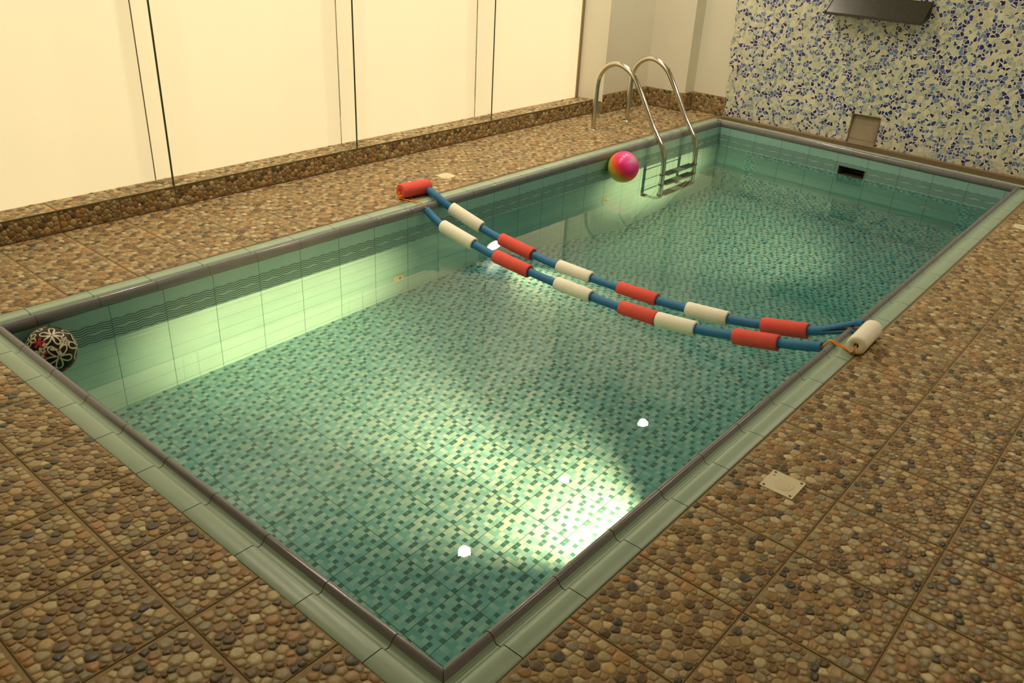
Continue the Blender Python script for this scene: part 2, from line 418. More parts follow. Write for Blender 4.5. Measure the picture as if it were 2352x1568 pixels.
        if parent is not None: o.parent = parent
        return o
X, Y, Z = (1, 0, 0), (0, 1, 0), (0, 0, 1)
def segfor(p):
    d = math.dist(p, CAM)
    return 16 if d < 2.3 else 12 if d < 3.4 else 8 if d < 5 else 6
XB, YR = -2.4, -2.2     # near and right walls
pb = Pebbles()
# right deck
pb.area((0, 0, 0), X, Y, Z, -1.4, 5.86, -1.9, -.001, off=(.125, -.305), seg=segfor)
# near deck
pb.area((0, 0, 0), X, Y, Z, -1.4, -.001, -.001, 3.33, off=(-.223-.305*5, .026), seg=segfor, T=.31)
# left deck
pb.area((0, 0, 0), X, Y, Z, 0, 5.875, 2.586, 3.33, off=(.105, 2.586+.001), seg=segfor)
pb.area((0, 0, 0), X, Y, Z, 5.875, 6.02, 2.586, 2.86, off=(.105, 2.586+.001), seg=segfor)
# base under the tiles (one slab with the pool cut out) ; z just below the tile faces
def ring_slab(mb, z, mi):
    o = [(XB, YR), (6.3, YR), (6.3, 3.6), (XB, 3.6)]; ci = .06
    i = [(NR[0]-ci, NR[1]-ci), (FR[0]+.03, FR[1]-ci), (FL[0]+.03, FL[1]+ci), (NL[0]-ci, NL[1]+ci)]
    vs = [(p[0], p[1], z) for p in o+i]+[(p[0], p[1], -.16) for p in o+i]
    fs = [(0, 1, 5, 4), (1, 2, 6, 5), (2, 3, 7, 6), (3, 0, 4, 7)]
    fs += [(8+a, 8+d, 8+c, 8+b) for a, b, c, d in fs]
    mb.add(vs, fs, mi)
ring_slab(pb.slab, -.0028, 2)
floor = pb.build('floor'); tag(floor, kind='structure', label='brown pebble tile pool deck', cat='floor')
# ------------------------------------------------------------------ plinth and skirting
pl = Pebbles()
PH = .112; YP = 3.33
pl.area((0, YP, 0), X, Z, (0, -1, 0), -1.5, 5.19, .003, PH, off=(.105, -.12), seg=8)
pl.area((0, 0, PH), X, Y, Z, -1.5, 5.19, YP, 3.49, off=(.105, 3.20), seg=8)
pl.slab.box((-1.6, YP+.002, -.05), (5.19, 3.52, PH-.003), 2)
plinth = pl.build('trim_1'); tag(plinth, kind='structure', label='long low pebble tiled plinth under the white panels', cat='plinth')
et = MB(); et.box((-1.5, YP-.003, PH-.004), (5.19, YP+.004, PH+.002)); e = et.build('edge_strip', simple('edge_strip_green', (.09, .10, .04, 1), .4), plinth)
SH = .160
sk = Pebbles()
sk.area((0, 3.26, 0), X, Z, (0, -1, 0), 5.19, 5.875, .003, SH, off=(.105, -.06), seg=8)
sk.slab.box((5.19, 3.262, -.05), (5.9, 3.30, SH), 1)
k = sk.build('baseboard_left'); tag(k, kind='structure')
sk = Pebbles()
sk.area((5.875, 0, 0), Y, Z, (-1, 0, 0), 2.865, 3.26, .003, SH, off=(2.7, -.06), seg=8)
sk.area((0, 2.865, 0), X, Z, (0, -1, 0), 5.875, 6.02, .003, SH, off=(5.6, -.06), seg=8)
sk.area((6.02, 0, 0), Y, Z, (-1, 0, 0), 2.54, 2.865, .003, SH, off=(2.35, -.06), seg=8)
sk.slab.box((5.877, 2.867, -.05), (6.0, 3.30, SH), 1); sk.slab.box((6.022, 2.54, -.05), (6.06, 2.9, SH), 1)
k = sk.build('baseboard_back'); tag(k, kind='structure')
# ------------------------------------------------------------------ walls
def wall(name, boxes, mat=M_PAINT):
    mb = MB()
    for lo, hi in boxes: mb.box(lo, hi)
    return tag(mb.build(name, mat), kind='structure')
wall('wall_left', [((5.20, 3.30, PH), (6.4, 3.7, CEIL)), ((XB, 3.53, -.05), (5.165, 3.7, CEIL)), ((XB, 3.40, 2.15), (5.165, 3.53, CEIL))])
wall('wall_back', [((5.877, 2.867, -.05), (6.4, 3.262, CEIL)), ((6.035, YR, -.05), (6.4, 2.867, CEIL))])
wall('wall_right', [((XB-.1, YR-.15, -.05), (6.4, YR, CEIL))])
wall('wall_front', [((XB-.15, YR, -.05), (XB, 3.7, CEIL))])
cl = MB(); cl.box((XB-.15, YR-.15, CEIL), (6.4, 3.7, CEIL+.1)); tag(cl.build('ceiling', M_CEIL), kind='structure')
# mosaic cladding on the back wall, with ragged left edge and a plaster niche
def mosaic():
    a = Vector((6.018, 2.54, 0)); b = Vector((5.90, -.35, 0)); b2 = a+(b-a)*(4.7/ (b-a).length)
    d = (b2-a).normalized(); L = (b2-a).length; nin = Vector((-abs(d.y), 0, 0)); nn = Vector((d.y, -d.x, 0)).normalized()
    if nn.x > 0: nn = -nn
    mb = MB(); r = random.Random(5)
    P = lambda s, z, o=0: tuple(a+d*s+Vector((0, 0, z))+nn*o)
    n0 = 1.118; n1 = 1.332; nz = .222     # niche along s, height
    zs = [0.004+i*.035 for i in range(79)]
    edge = []
    off = 0
    for i, z in enumerate(zs):
        off = off*.72+r.uniform(-.010, .010); edge.append(-.012+off*1.2-.018*min(1, z)+.004*math.sin(z*21))
    for i in range(len(zs)-1):
        z0, z1 = zs[i], zs[i+1]
        e0, e1 = edge[i], edge[i+1]
        mb.quad(P(e0, z0), P(n0, z0), P(n0, z1), P(e1, z1))
        mb.quad(P(e0, z0), P(e1, z1), P(e1, z1, -.05), P(e0, z0, -.05))
        if z0 >= nz: mb.quad(P(n0, z0), P(n1, z0), P(n1, z1), P(n0, z1))
    zt = [z for z in zs if z >= nz][0]
    mb.quad(P(n0, nz), P(n1, nz+.004), P(n1, zt), P(n0, zt))
    mb.quad(P(n1, .004), P(L, .004), P(L, CEIL-.005), P(n1, CEIL-.005))
    # plaster niche: rim sides + back
    dp = -.035
    mb.quad(P(n0, 0), P(n0, nz), P(n0, nz, dp), P(n0, 0, dp), 1); mb.quad(P(n1, 0), P(n1, nz, 0), P(n1, nz, dp), P(n1, 0, dp), 1)
    mb.quad(P(n0, nz), P(n1, nz), P(n1, nz, dp), P(n0, nz, dp), 1)
    mb.quad(P(n0, .0), P(n1, .0), P(n1, nz, dp), P(n0, nz, dp), 1)
    mb.quad(P(n0, .04, -.004), P(n1, .04, -.004), P(n1, nz, dp*.7), P(n0, nz, dp*.7), 1)
    # grout foot strip
    mb.quad(P(-.01, -.003, .012), P(n0, -.003, .012), P(n0, .010, .001), P(-.01, .010, .001), 2)
    mb.quad(P(n1, -.003, .012), P(L, -.003, .012), P(L, .010, .001), P(n1, .010, .001), 2)
    # raised mortar rim round the niche
    for p0, p1 in ((P(n0-.003, .012, .001), P(n0-.003, nz+.004, .001)), (P(n0-.003, nz+.004, .001), P(n1+.003, nz+.006, .001)), (P(n1+.003, nz+.006, .001), P(n1+.003, .012, .001))):
        mb.tube([p0, p1], .0042, 8, 2)
    o = mb.build('wall_back_mosaic', [M_MOS, M_PLASTER, simple('cream_mortar', (.24, .165, .08, 1), .85, noise=(40, .15))])
    return o, P
mo, MP = mosaic(); tag(mo, kind='structure', label='blue and pale green broken tile mosaic wall', cat='wall')
# rough mortar strip between coping and mosaic
st = MB(); st.prism([(5.70, -.4), (5.91, -.4), (6.03, 2.53), (5.83, 2.53)][::1], -.03, -.001); o = st.build('trim_2', simple('stained_mortar', (.10, .066, .024, 1), .85, noise=(30, .4))); tag(o, kind='structure')
# ------------------------------------------------------------------ swimming pool
pool = empty('swimming_pool', (2.9, 1.3, 0)); tag(pool, 'long rectangular indoor pool lined with green tiles and a wavy frieze', 'swimming pool')
def V3(p, z): return (p[0], p[1], z)
def wallquad(name, P0, P1, u0, hole=None, label=None):
    """inner face P0->P1; u = u0 + distance"""
    P0 = Vector((*P0, 0)); P1 = Vector((*P1, 0)); L = (P1-P0).length; d = (P1-P0)/L
    mb = MB()
    def q(a, b, z0, z1):
        p = [P0+d*a+Vector((0, 0, z0)), P0+d*b+Vector((0, 0, z0)), P0+d*b+Vector((0, 0, z1)), P0+d*a+Vector((0, 0, z1))]
        mb.quad(*p, 0, [(u0+a, z0), (u0+b, z0), (u0+b, z1), (u0+a, z1)])
    if hole:
        h0, h1, hz0, hz1 = hole
        q(0, h0, ZD, 0); q(h1, L, ZD, 0); q(h0, h1, ZD, hz0); q(h0, h1, hz1, 0)
    else: q(0, L, ZD, 0)
    o = mb.build(name, M_WALLT, pool)
    if label: o['label'] = label
    return o, P0, d
ZD = -1.45
wallquad('pool_wall', NL, FL, NL[0]-.5155, label='long pool wall under the white panels')
lfar = math.dist(FL, FR)
hs = 1.088; 
wf, FP0, FD = wallquad('pool_wall', FL, FR, -.1015+.0, hole=(hs, hs+.205, -.196, -.130), label='short far pool wall with skimmer opening')
wallquad('pool_wall', FR, NR, 0, label='long pool wall on the right')
wallquad('pool_wall', NR, NL, NR[1]-.2534, label='short near pool wall')
fm = MB()
def yl(x, a, b): return a[1]+(b[1]-a[1])*(x-a[0])/(b[0]-a[0])
xs = [(.109, ZF), (2.9, ZF), (4.4, ZD), (5.82, ZD)]
vs = []; uvf = []; uacc = 0
for i_, (x, z) in enumerate(xs):
    if i_: uacc += math.hypot(x-xs[i_-1][0], z-xs[i_-1][1])
    for y in (yl(x, NR, FR), yl(x, NL, FL)): vs.append((x, y, z)); uvf.append((uacc+.109-.5155, y-.566))
fm.add(vs, [(0, 2, 3, 1), (2, 4, 5, 3), (4, 6, 7, 5)], 0, uvf)
o = fm.build('pool_floor', M_FLOORT, pool); o['label'] = 'pool floor of small green and dark teal squares'
mf = MB()
nb0 = Vector((-FD.y, FD.x, 0)); nb0 = nb0 if nb0.x < 0 else -nb0
def FQ(a, b, z0, z1):
    p = [tuple(FP0+FD*s_+nb0*.0025+Vector((0, 0, z_))) for s_, z_ in ((a, z0), (b, z0), (b, z1), (a, z1))]
    mf.quad(*p, 0, [(a, z0), (b, z0), (b, z1), (a, z1)])
FQ(.28, .39, ZD, -.205); FQ(2.01, 2.13, ZD, -.205); FQ(.39, 1.085, -.30, -.205); FQ(1.085, 1.30, -.30, -.205); FQ(1.30, 2.01, -.30, -.205); FQ(.39, 2.01, ZD, -.95)
o = mf.build('mosaic_border', M_FLOORT, pool); o['label'] = 'border of dark teal squares on the far pool wall'
# outer shell so the basin has thickness
sh = MB()
for lo, hi in (((-.0, -.0, -1.6), (5.9, .07, -.17)), ((0, 2.52, -1.6), (5.9, 2.6, -.17)), ((0, 0, -1.6), (.07, 2.6, -.17)), ((5.95, 0, -1.6), (6.05, 2.6, -.17)), ((0, 0, -1.6), (6.0, 2.6, -1.5))): sh.box(lo, hi)
sh.build('pool_shell', M_CGROUT, pool)
# coping
def coping(P0, P1, first, T=.25, profile=None, name='coping', label=None):
    P0 = Vector((*P0, 0)); P1 = Vector((*P1, 0)); L = (P1-P0).length; d = (P1-P0)/L; nn = Vector((d.y, -d.x, 0))   # outward (right of travel)
    prof = profile
    g = .0013
    cuts = [0.0]; s = first
    while s < L-.03:
        if s > .03: cuts.append(s)
        s += T
    cuts.append(L)
    mb = MB(); np_ = len(prof)
    def pt(s, q, dz=0, mitre=0): return P0+d*(s+mitre*q[0])+nn*q[0]+Vector((0, 0, q[1]+dz))
    for a, b in zip(cuts[:-1], cuts[1:]):
        ma = -1 if a == 0 else 0; mbb = 1 if b == L else 0
        a2 = a+g; b2 = b-g
        vs = [pt(a2, q, 0, ma) for q in prof]+[pt(b2, q, 0, mbb) for q in prof]
        fs = []; ms = []
        for i in range(np_-1):
            fs.append((i, np_+i, np_+i+1, i+1)); ms.append(0 if prof[i+1][0] > .0235 else 1)
        mb.add(vs, fs, ms, None, True)
        # end caps down to the bed
        for base, mt, ss in ((0, ma, a2), (np_, mbb, b2)):
            low = [pt(ss, ((q[0]*.4+.009, q[1]*.4-.0095) if q[0] < .0235 else (q[0], min(q[1], 0)-.012)), 0, mt) for q in prof]
            for i in range(np_-1): mb.add([vs[base+i], vs[base+i+1], low[i+1], low[i]], [(0, 1, 2, 3)], 2)
    low = [(q[0]+(.0015 if i < 4 else 0), q[1]-.0018) for i, q in enumerate(prof)]
    vs = [pt(0, q, 0, -1) for q in low]+[pt(L, q, 0, 1) for q in low]
    mb.add(vs, [(i, np_+i, np_+i+1, i+1) for i in range(np_-1)], 2)
    o = mb.build(name, [M_COPE, M_NOSE, M_CGROUT], pool)
    if label: o['label'] = label
    return o
PROF = [(.004, -.037), (-.003, -.0365), (-.007, -.030), (-.008, -.018), (-.006, -.005), (-.001, .005), (.006, .0088), (.013, .0080), (.019, .003), (.0235, -.005), (.028, -.0115), (.035, -.0135), (.042, -.0125), (.047, -.008), (.0505, -.001), (.055, .0018), (.066, .0020), (.106, .0018), (.109, -.001)]
coping(NL, NR, 2.475-2.2534, profile=PROF, label='near short run of coping')
coping(NR, FR, .254-.109, profile=PROF, label='right long run of coping')
PF = [q for q in PROF if q[0] <= .056]+[(.066, .0018), (.088, .0018), (.090, -.004)]
coping(FR, FL, .15, profile=PF, label='narrow far run of coping')
lc = math.dist(FL, NL); coping(FL, NL, (lc-(.2322-.109)) % .25, profile=PROF, label='left long run of coping')
# skimmer box behind the opening
skm = MB(); nb = Vector((-FD.y, FD.x, 0)); nb = nb if nb.x > 0 else -nb
def SP(s, z, o): return tuple(FP0+FD*s+Vector((0, 0, z))+nb*o)
h0, h1, z0, z1, dd = hs, hs+.205, -.196, -.130, .16
for qd in ((SP(h0,z0,0),SP(h0,z0,dd),SP(h0,z1,dd),SP(h0,z1,0)), (SP(h1,z0,0),SP(h1,z0,dd),SP(h1,z1,dd),SP(h1,z1,0)), (SP(h0,z0,0),SP(h1,z0,0),SP(h1,z0,dd),SP(h0,z0,dd)), (SP(h0,z1,0),SP(h1,z1,0),SP(h1,z1,dd),SP(h0,z1,dd)), (SP(h0,z0,dd),SP(h1,z0,dd),SP(h1,z1,dd),SP(h0,z1,dd))): skm.quad(*qd)
o = skm.build('skimmer_box', simple('skimmer_plastic', (.16, .13, .07, 1), .5), pool); o['label'] = 'dark skimmer opening at the waterline'
fr = MB()
for a_, b_ in (((h0, z1), (h1, z1)), ((h0, z0), (h0, z1)), ((h1, z0), (h1, z1))):
    fr.tube([SP(a_[0], a_[1], -.001), SP(b_[0], b_[1], -.001)], .003, 6)
fr.build('skimmer_frame', simple('skimmer_frame', (.03, .04, .03, 1), .5), o)
# inlets and underwater lamps
def inlet(c, nrm, label):
    mb = MB(); mb.disc(c, nrm, .043, .006, 32, 0, .003); mb.disc(Vector(c)+Vector(nrm)*.006, nrm, .022, .008, 24, 0, .004)
    o = mb.build('inlet_fitting', simple('inlet_cream', (.50, .50, .36, 1), .4), pool); o['label'] = label
    h = MB(); h.disc(Vector(c)+Vector(nrm)*.0145, nrm, .008, .001, 16); h.build('nozzle_hole', M_DARK, o)
inlet((2.126, 2.4645, -.645), (0, -1, 0), 'round cream inlet in the left wall, nearer one')
inlet((4.154, 2.4537, -.668), (0, -1, 0), 'round cream inlet in the left wall near the ladder')
inlet((5.683, .655, -.52), (-1, .065, 0), 'round cream inlet in the far wall')
# ------------------------------------------------------------------ water
wm = MB(); wm.prism([(NR[0]-.02, NR[1]-.02), (FR[0]+.02, FR[1]-.02), (FL[0]+.02, FL[1]+.02), (NL[0]-.02, NL[1]+.02)], -1.47, ZW)
o = wm.build('water', M_WATER); tag(o, 'calm clear water filling the tiled pool', 'water', kind='stuff')
# ------------------------------------------------------------------ panels (windows) and glass fins
FX = [-1.226, .040, 1.309, 2.583, 3.846, 5.112]
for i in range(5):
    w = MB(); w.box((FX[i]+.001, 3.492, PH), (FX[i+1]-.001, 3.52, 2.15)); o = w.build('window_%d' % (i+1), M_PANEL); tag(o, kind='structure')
w = MB(); w.box((5.112, 3.482, PH), (5.140, 3.53, 2.15)); o = w.build('trim_3', M_FRAME); tag(o, kind='structure')
w = MB(); w.prism([(5.190, 3.262), (6.4, 3.262), (6.4, 3.6), (5.140, 3.6), (5.140, 3.49)], PH-.01, CEIL); o = w.build('wall_left_corner', M_PAINT); tag(o, kind='structure')
fl = ['vertical clear glass fin between white panels, nearest and leftmost in view', 'vertical clear glass fin between white panels, middle of the three', 'vertical clear glass fin between white panels, nearest the ladder']
for i, (xb, xf) in enumerate(((1.309, 1.326), (2.583, 2.585), (3.846, 3.868))):
    f = empty('glass_fin', (xf, 3.41, PH)); tag(f, fl[i], 'glass fin', 'glass fins on the plinth')
    g = MB(); t_ = .005
    g.prism([(xb-t_, 3.488), (xb+t_, 3.488), (xf+t_, YP+.012), (xf-t_, YP+.012)][::-1], PH+.001, 2.15); g.build('glass_pane', M_GLASS, f)
    g = MB(); g.box((xf-t_, YP+.0095, PH+.001), (xf+t_, YP+.012, 2.15)); q = g.build('polished_edge', M_EDGE, f); q['label'] = 'dark green front edge of the glass'
    g = MB(); g.box((xb-.005, 3.4885, PH), (xb+.005, 3.4915, 2.15)); q = g.build('seal', M_SEAL, f)
# ------------------------------------------------------------------ ceiling lights
k = 0
def downlight(x, y, power, label=None):
    ld = bpy.data.lights.new('downlight_lamp', 'SPOT'); ld.energy = power; ld.color = LCOL; ld.spot_size = math.radians(150); ld.spot_blend = .9; ld.shadow_soft_size = .05
    lo = bpy.data.objects.new('downlight_lamp', ld); COL.objects.link(lo); lo.location = (x, y, CEIL-.02)
    if not label: return
    t_ = empty('downlight', (x, y, CEIL)); tag(t_, label, 'ceiling light', 'recessed ceiling downlights')
    r = MB(); seg = 32
    prof = [(.046, 0), (.046, -.004), (.034, -.006), (.031, .0), (.031, .02)]
    vs = [(x+q*math.cos(2*PI*a/seg), y+q*math.sin(2*PI*a/seg), CEIL+z) for q, z in prof for a in range(seg)]
    r.add(vs, [(i*seg+a, i*seg+(a+1) % seg, (i+1)*seg+(a+1) % seg, (i+1)*seg+a) for i in range(len(prof)-1) for a in range(seg)], 0, None, True)
    r.build('rim', M_PLASTIC, t_)
    d = MB(); d.disc((x, y, CEIL-.002), (0, 0, -1), .031, .001, 32); d.build('lamp_lens', M_LENS, t_)
LCOL = (1.0, .86, .66)
M_LENS = emis('downlight_lens', (1, .95, .85, 1), 30)
for x, e_, lb in ((.36, 62, None), (1.69, 98, None), (3.02, 100, 'round white ceiling downlight mirrored in the water closest to the near pool corner'), (4.345, 100, 'round white ceiling downlight mirrored in the water, middle of the three dots'), (5.68, 80, 'round white ceiling downlight mirrored in the water, dot closest to the lane rope')): downlight(x, 2.71, e_, lb)
for x, e_ in ((.9, 20), (2.4, 26), (3.9, 56), (5.2, 74)): downlight(x, -.4, e_)
# underwater lamps
def beam(c, n, energy, ang, tilt):
    n = Vector(n)
    ld = bpy.data.lights.new('pool_lamp_light', 'SPOT'); ld.energy = energy; ld.color = (1, .56, .25); ld.spot_size = math.radians(ang); ld.spot_blend = .85; ld.shadow_soft_size = .03
    lo = bpy.data.objects.new('pool_lamp_light', ld); COL.objects.link(lo); lo.location = Vector(c)+n*.03
    lo.rotation_euler = (n+Vector((0, 0, tilt))).to_track_quat('-Z', 'Y').to_euler()
M_PLENS = emis('pool_lamp_lens', (1, .93, .70, 1), 14)
c, n_ = (2.93, 2.459, -.70), (0, -1, 0)
t_ = empty('pool_lamp', c); tag(t_, 'round lit underwater lamp in the left pool wall, shining between the floats', 'underwater light')
mb = MB(); mb.disc(c, n_, .085, .012, 40, 0, .006); mb.build('bezel', simple('lamp_bezel', (.6, .6, .5, 1), .35), t_)
mb = MB(); mb.disc(Vector(c)+Vector(n_)*.012, n_, .066, .004, 40, 0, .002); mb.build('lens', M_PLENS, t_)
beam(c, n_, 60, 100, 0)
# two more lamps in the right wall, out of sight behind the coping
for x, y, z, bs in ((1.36, .1125, -.64, [(620, 44, .06), (170, 80, -.25)]), (4.85, .122, -.60, [(520, 46, .03), (110, 80, -.2)])):
    for e_, a_, ti in bs: beam((x, y, z), (0, 1, 0), e_, a_, ti)

# ------------------------------------------------------------------ ladder
lad = empty('pool_ladder', (4.91, 2.97, 0)); tag(lad, 'stainless steel pool ladder with two curved handrails', 'ladder')
def smooth(pts, n=10):
    pts = [Vector(p) for p in pts]; out = []
    for i in range(len(pts)-1):
        p0 = pts[max(i-1, 0)]; p1 = pts[i]; p2 = pts[i+1]; p3 = pts[min(i+2, len(pts)-1)]
        for k in range(n):
            t = k/n; out.append(.5*((2*p1)+(p2-p0)*t+(2*p0-5*p1+4*p2-p3)*t*t+(3*p1-p0-3*p2+p3)*t**3))
    out.append(pts[-1]); return out
rail = [(2.972, -.004), (2.974, .10), (2.974, .25), (2.970, .36), (2.945, .435), (2.895, .490), (2.83, .518), (2.765, .516), (2.70, .488), (2.645, .445), (2.60, .385), (2.545, .30), (2.49, .21), (2.43, .115), (2.37, .035), (2.335, -.015), (2.315, -.06), (2.305, -.11), (2.302, -.20), (2.30, -.45), (2.300, -.70), (2.303, -.82), (2.318, -.865), (2.35, -.892), (2.40, -.90), (2.44, -.90)]
for x in (4.675, 5.156):
    mb = MB(); mb.tube(smooth([(x, y, z) for y, z in rail], 6), .0195, 20); r_ = mb.build('handrail', M_STEEL, lad)
    f = MB(); f.disc((x, 2.972, -.001), (0, 0, 1), .045, .010, 32, 0, .005); f.build('deck_flange', M_STEEL, lad)
    b = MB(); b.tube([(x, 2.42, -.90), (x, 2.452, -.90)], .027, 16); b.build('rubber_foot', M_TREAD, lad)
    for q in ((2.645, .449), (2.625, .42)):
        s = MB(); s.disc((x, q[0]-.010, q[1]+.014), (0, -.6, .8), .006, .006, 12); s.build('fixing_screw', M_STEEL, r_)
for z in (-.285, -.535, -.785):
    t_ = MB(); t_.box((4.69, 2.262, z-.012), (5.141, 2.338, z)); o = t_.build('step', M_TREADM, lad)
    for x0, x1 in ((4.70, 4.86), (4.97, 5.13)):
        g = MB(); g.box((x0, 2.266, z), (x1, 2.334, z+.003)); g.build('grip_pad', M_TREAD, o)
    for x in (4.675, 5.156):
        c = MB(); c.tube([(x, 2.30, z-.022), (x, 2.30, z+.012)], .0235, 16); c.build('step_clamp', M_TREAD, o)
# ------------------------------------------------------------------ lane line
lane = empty('lane_rope', (2.45, 1.3, -.1)); tag(lane, 'looped rope of red and white foam floats on blue tubes, sagging across the pool', 'lane rope')
A = {0: (2.331, 2.639, 0)}
def catmull_at(tab, y):
    for (y0, z0), (y1, z1) in zip(tab[:-1], tab[1:]):
        if (y-y0)*(y-y1) <= 0: t = (y-y0)/(y1-y0); return z0+(z1-z0)*t
    return tab[-1][1] if abs(y-tab[-1][0]) < abs(y-tab[0][0]) else tab[0][1]
def sm(tab):
    p = smooth([(0, y, z) for y, z in tab], 8); return [(q.y, q.z) for q in p]
ZA = sm([(2.66, .02), (2.50, .018), (2.45, -.015), (2.32, -.078), (2.08, -.121), (1.924, -.143), (1.688, -.162), (1.509, -.1715), (1.291, -.1755), (1.115, -.175), (.913, -.165), (.711, -.146), (.525, -.113), (.325, -.074), (.148, -.027), (.03, .012)])
ZB = sm([(2.61, .030), (2.50, .033), (2.455, .016), (2.40, -.028), (2.215, -.100), (2.056, -.132), (1.827, -.160), (1.649, -.174), (1.434, -.180), (1.262, -.180), (1.038, -.175), (.87, -.165), (.658, -.146), (.49, -.118), (.283, -.075), (.09, .012)])
def lane_line(tab, x0, x1, segs, tubes, xt=None):
    X_ = lambda y: (x0+(x1-x0)*(2.64-y)/2.6)+(catmull_at(xt, y) if xt and y > xt[-1][0] else 0)
    P = lambda y: Vector((X_(y), y, catmull_at(tab, y)))
    for y0, y1, kind in segs:
        mb = MB(); mb.hollow(P(y0), P(y1), .036, .0225, mid=.0)
        o = mb.build('foam_float', M_RED if kind == 'r' else M_WHITEF, lane); o['label'] = 'red foam float' if kind == 'r' else 'white foam float'
    for y0, y1 in tubes:
        n = max(3, int(abs(y0-y1)/.04)); pts = [P(y0+(y1-y0)*i/n) for i in range(n+1)]
        mb = MB(); mb.tube(pts, .0212, 20, 0, False)
        ins = [pts[0]+(pts[1]-pts[0])*.25]+pts[1:-1]+[pts[-1]+(pts[-2]-pts[-1])*.25]
        mb.tube(ins, .0125, 16, 1, True)
        for e0, e1 in ((pts[0], pts[1]), (pts[-1], pts[-2])):
            t = (e1-e0).normalized(); nv = t.cross(Vector((0, 0, 1))).normalized(); b = t.cross(nv); sg = 20
            vs = [e0+(nv*math.cos(2*PI*k/sg)+b*math.sin(2*PI*k/sg))*q+t*w for q, w in ((.0212, 0), (.0125, .0), (.0125, .01)) for k in range(sg)]
            mb.add(vs, [(i*sg+k, i*sg+(k+1) % sg, (i+1)*sg+(k+1) % sg, (i+1)*sg+k) for i in range(2) for k in range(sg)], 0)
        mb.build('foam_tube', [M_BLUE, M_DARK], lane)
    return P
SA = [(2.320, 2.081, 'w'), (1.924, 1.688, 'r'), (1.509, 1.291, 'w'), (1.115, .915, 'r'), (.911, .711, 'w'), (.525, .325, 'r')]
TA = [(2.448, 2.305), (2.095, 1.91), (1.70, 1.495), (1.305, 1.10), (.725, .51), (.34, .148)]
PA = lane_line(ZA, 2.331, 2.351, SA, TA)
SB = [(2.402, 2.205, 'w'), (2.056, 1.827, 'r'), (1.649, 1.434, 'w'), (1.262, 1.038, 'r'), (.87, .658, 'w'), (.49, .283, 'r')]
TB = [(2.60, 2.388), (2.22, 2.04), (1.84, 1.635), (1.45, 1.25), (1.05, .855), (.67, .475), (.30, .215)]
PB = lane_line(ZB, 2.523, 2.564, SB, TB, sm([(2.64, -.010), (2.58, -.035), (2.52, -.065), (2.475, -.078), (2.43, -.060), (2.38, -.032), (2.30, -.012), (2.20, 0)]))
# split end of the rear tube by the right coping
def half(dx, dz, y1):
    mb = MB(); c = []; n = 8; sg = 12
    vs = []
    for i in range(n+1):
        f = i/n; y = .225+(y1-.225)*f; p = PB(y)+Vector((dx*f, 0, dz*f+.002)); s_ = 1 if dz > 0 else -1
        for k in range(sg+1):
            a = PI*k/sg*s_; vs.append(p+Vector((.0212*math.cos(a), 0, .0212*math.sin(a))))
        for k in range(sg+1):
            a = PI*(1-k/sg)*s_; vs.append(p+Vector((.0140*math.cos(a), 0, .0140*math.sin(a))))
    w = 2*(sg+1)
    mb.add(vs, [(i*w+k, i*w+(k+1) % w, (i+1)*w+(k+1) % w, (i+1)*w+k) for i in range(n) for k in range(w)], 0, None, True)
    mb.add(vs[-w:], [tuple(range(w))], 0)
    o = mb.build('foam_tube', M_BLUE, lane); o['label'] = 'split end of blue foam tube'
half(.018, .010, .075); half(-.018, -.004, .085)
# end floats lying on the deck
mb = MB(); mb.hollow((2.318, 2.648, .0445), (2.520, 2.628, .0445), .0425, .009, bev=.005); o = mb.build('foam_float', M_RED, lane); o['label'] = 'red foam float lying on the left coping'
mb = MB(); mb.hollow((2.318, .010, .0415), (2.540, .018, .0415), .0395, .010, bev=.011); o = mb.build('foam_float', M_WHITEF, lane); o['label'] = 'white foam float lying on the right coping'
# rope
mb = MB()
ra = smooth([(2.40, 2.642, .044), (2.335, 2.647, .044), (2.309, 2.650, .036), (2.302, 2.643, .015), (2.311, 2.628, .008), (2.322, 2.606, .006), (2.331, 2.57, .006), (2.332, 2.50, .014), (2.333, 2.47, .004), (2.333, 2.43, -.025)], 8)
mb.tube(ra, .0035, 10)
for dz, dr in ((.0, .0), (.010, .002)):   # knot under the red float
    kn = [(2.312+.010*math.cos(a), 2.634+.010*math.sin(a), .012+dz+.003*math.sin(2*a)) for a in [2*PI*i/14 for i in range(15)]]
    mb.tube(kn, .0042, 8)
rr_ = smooth([PA(.20), PA(.148), (2.349, .132, -.006), (2.347, .118, .0135), (2.343, .090, .010), (2.334, .050, .010), (2.322, .028, .012), (2.309, .012, .020), (2.311, .008, .034), (2.330, .010, .041), (2.40, .013, .041)], 8)
mb.tube(rr_, .0035, 10)
mb.tube(smooth([PA(.148)+Vector((0, 0, .004)), (2.354, .130, .0), (2.353, .115, .016), (2.346, .070, .013), (2.330, .034, .014), (2.314, .014, .016)], 8), .0028, 8)
kn = [(2.318+.009*math.cos(a), .016+.009*math.sin(a), .016+.003*math.sin(2*a)) for a in [2*PI*i/14 for i in range(15)]]
mb.tube(kn, .0040, 8)
for Pf, segs in ((PA, SA), (PB, SB)):
    ys = [2.44-i*.05 for i in range(46)] if Pf is PA else [2.58-i*.05 for i in range(48)]
    mb.tube([Pf(y) for y in ys], .0035, 8)
mb.tube(smooth([PB(.22), PB(.14), (2.562, .085, .012), (2.558, .04, .022), (2.545, .02, .036), (2.50, .016, .0415)], 6), .0033, 8)
mb.tube(smooth([(2.50, 2.63, .0445), (2.522, 2.625, .044), (2.524, 2.61, .030), PB(2.58)], 6), .0033, 8)
o = mb.build('rope', M_ROPE, lane); o['label'] = 'thin orange rope'
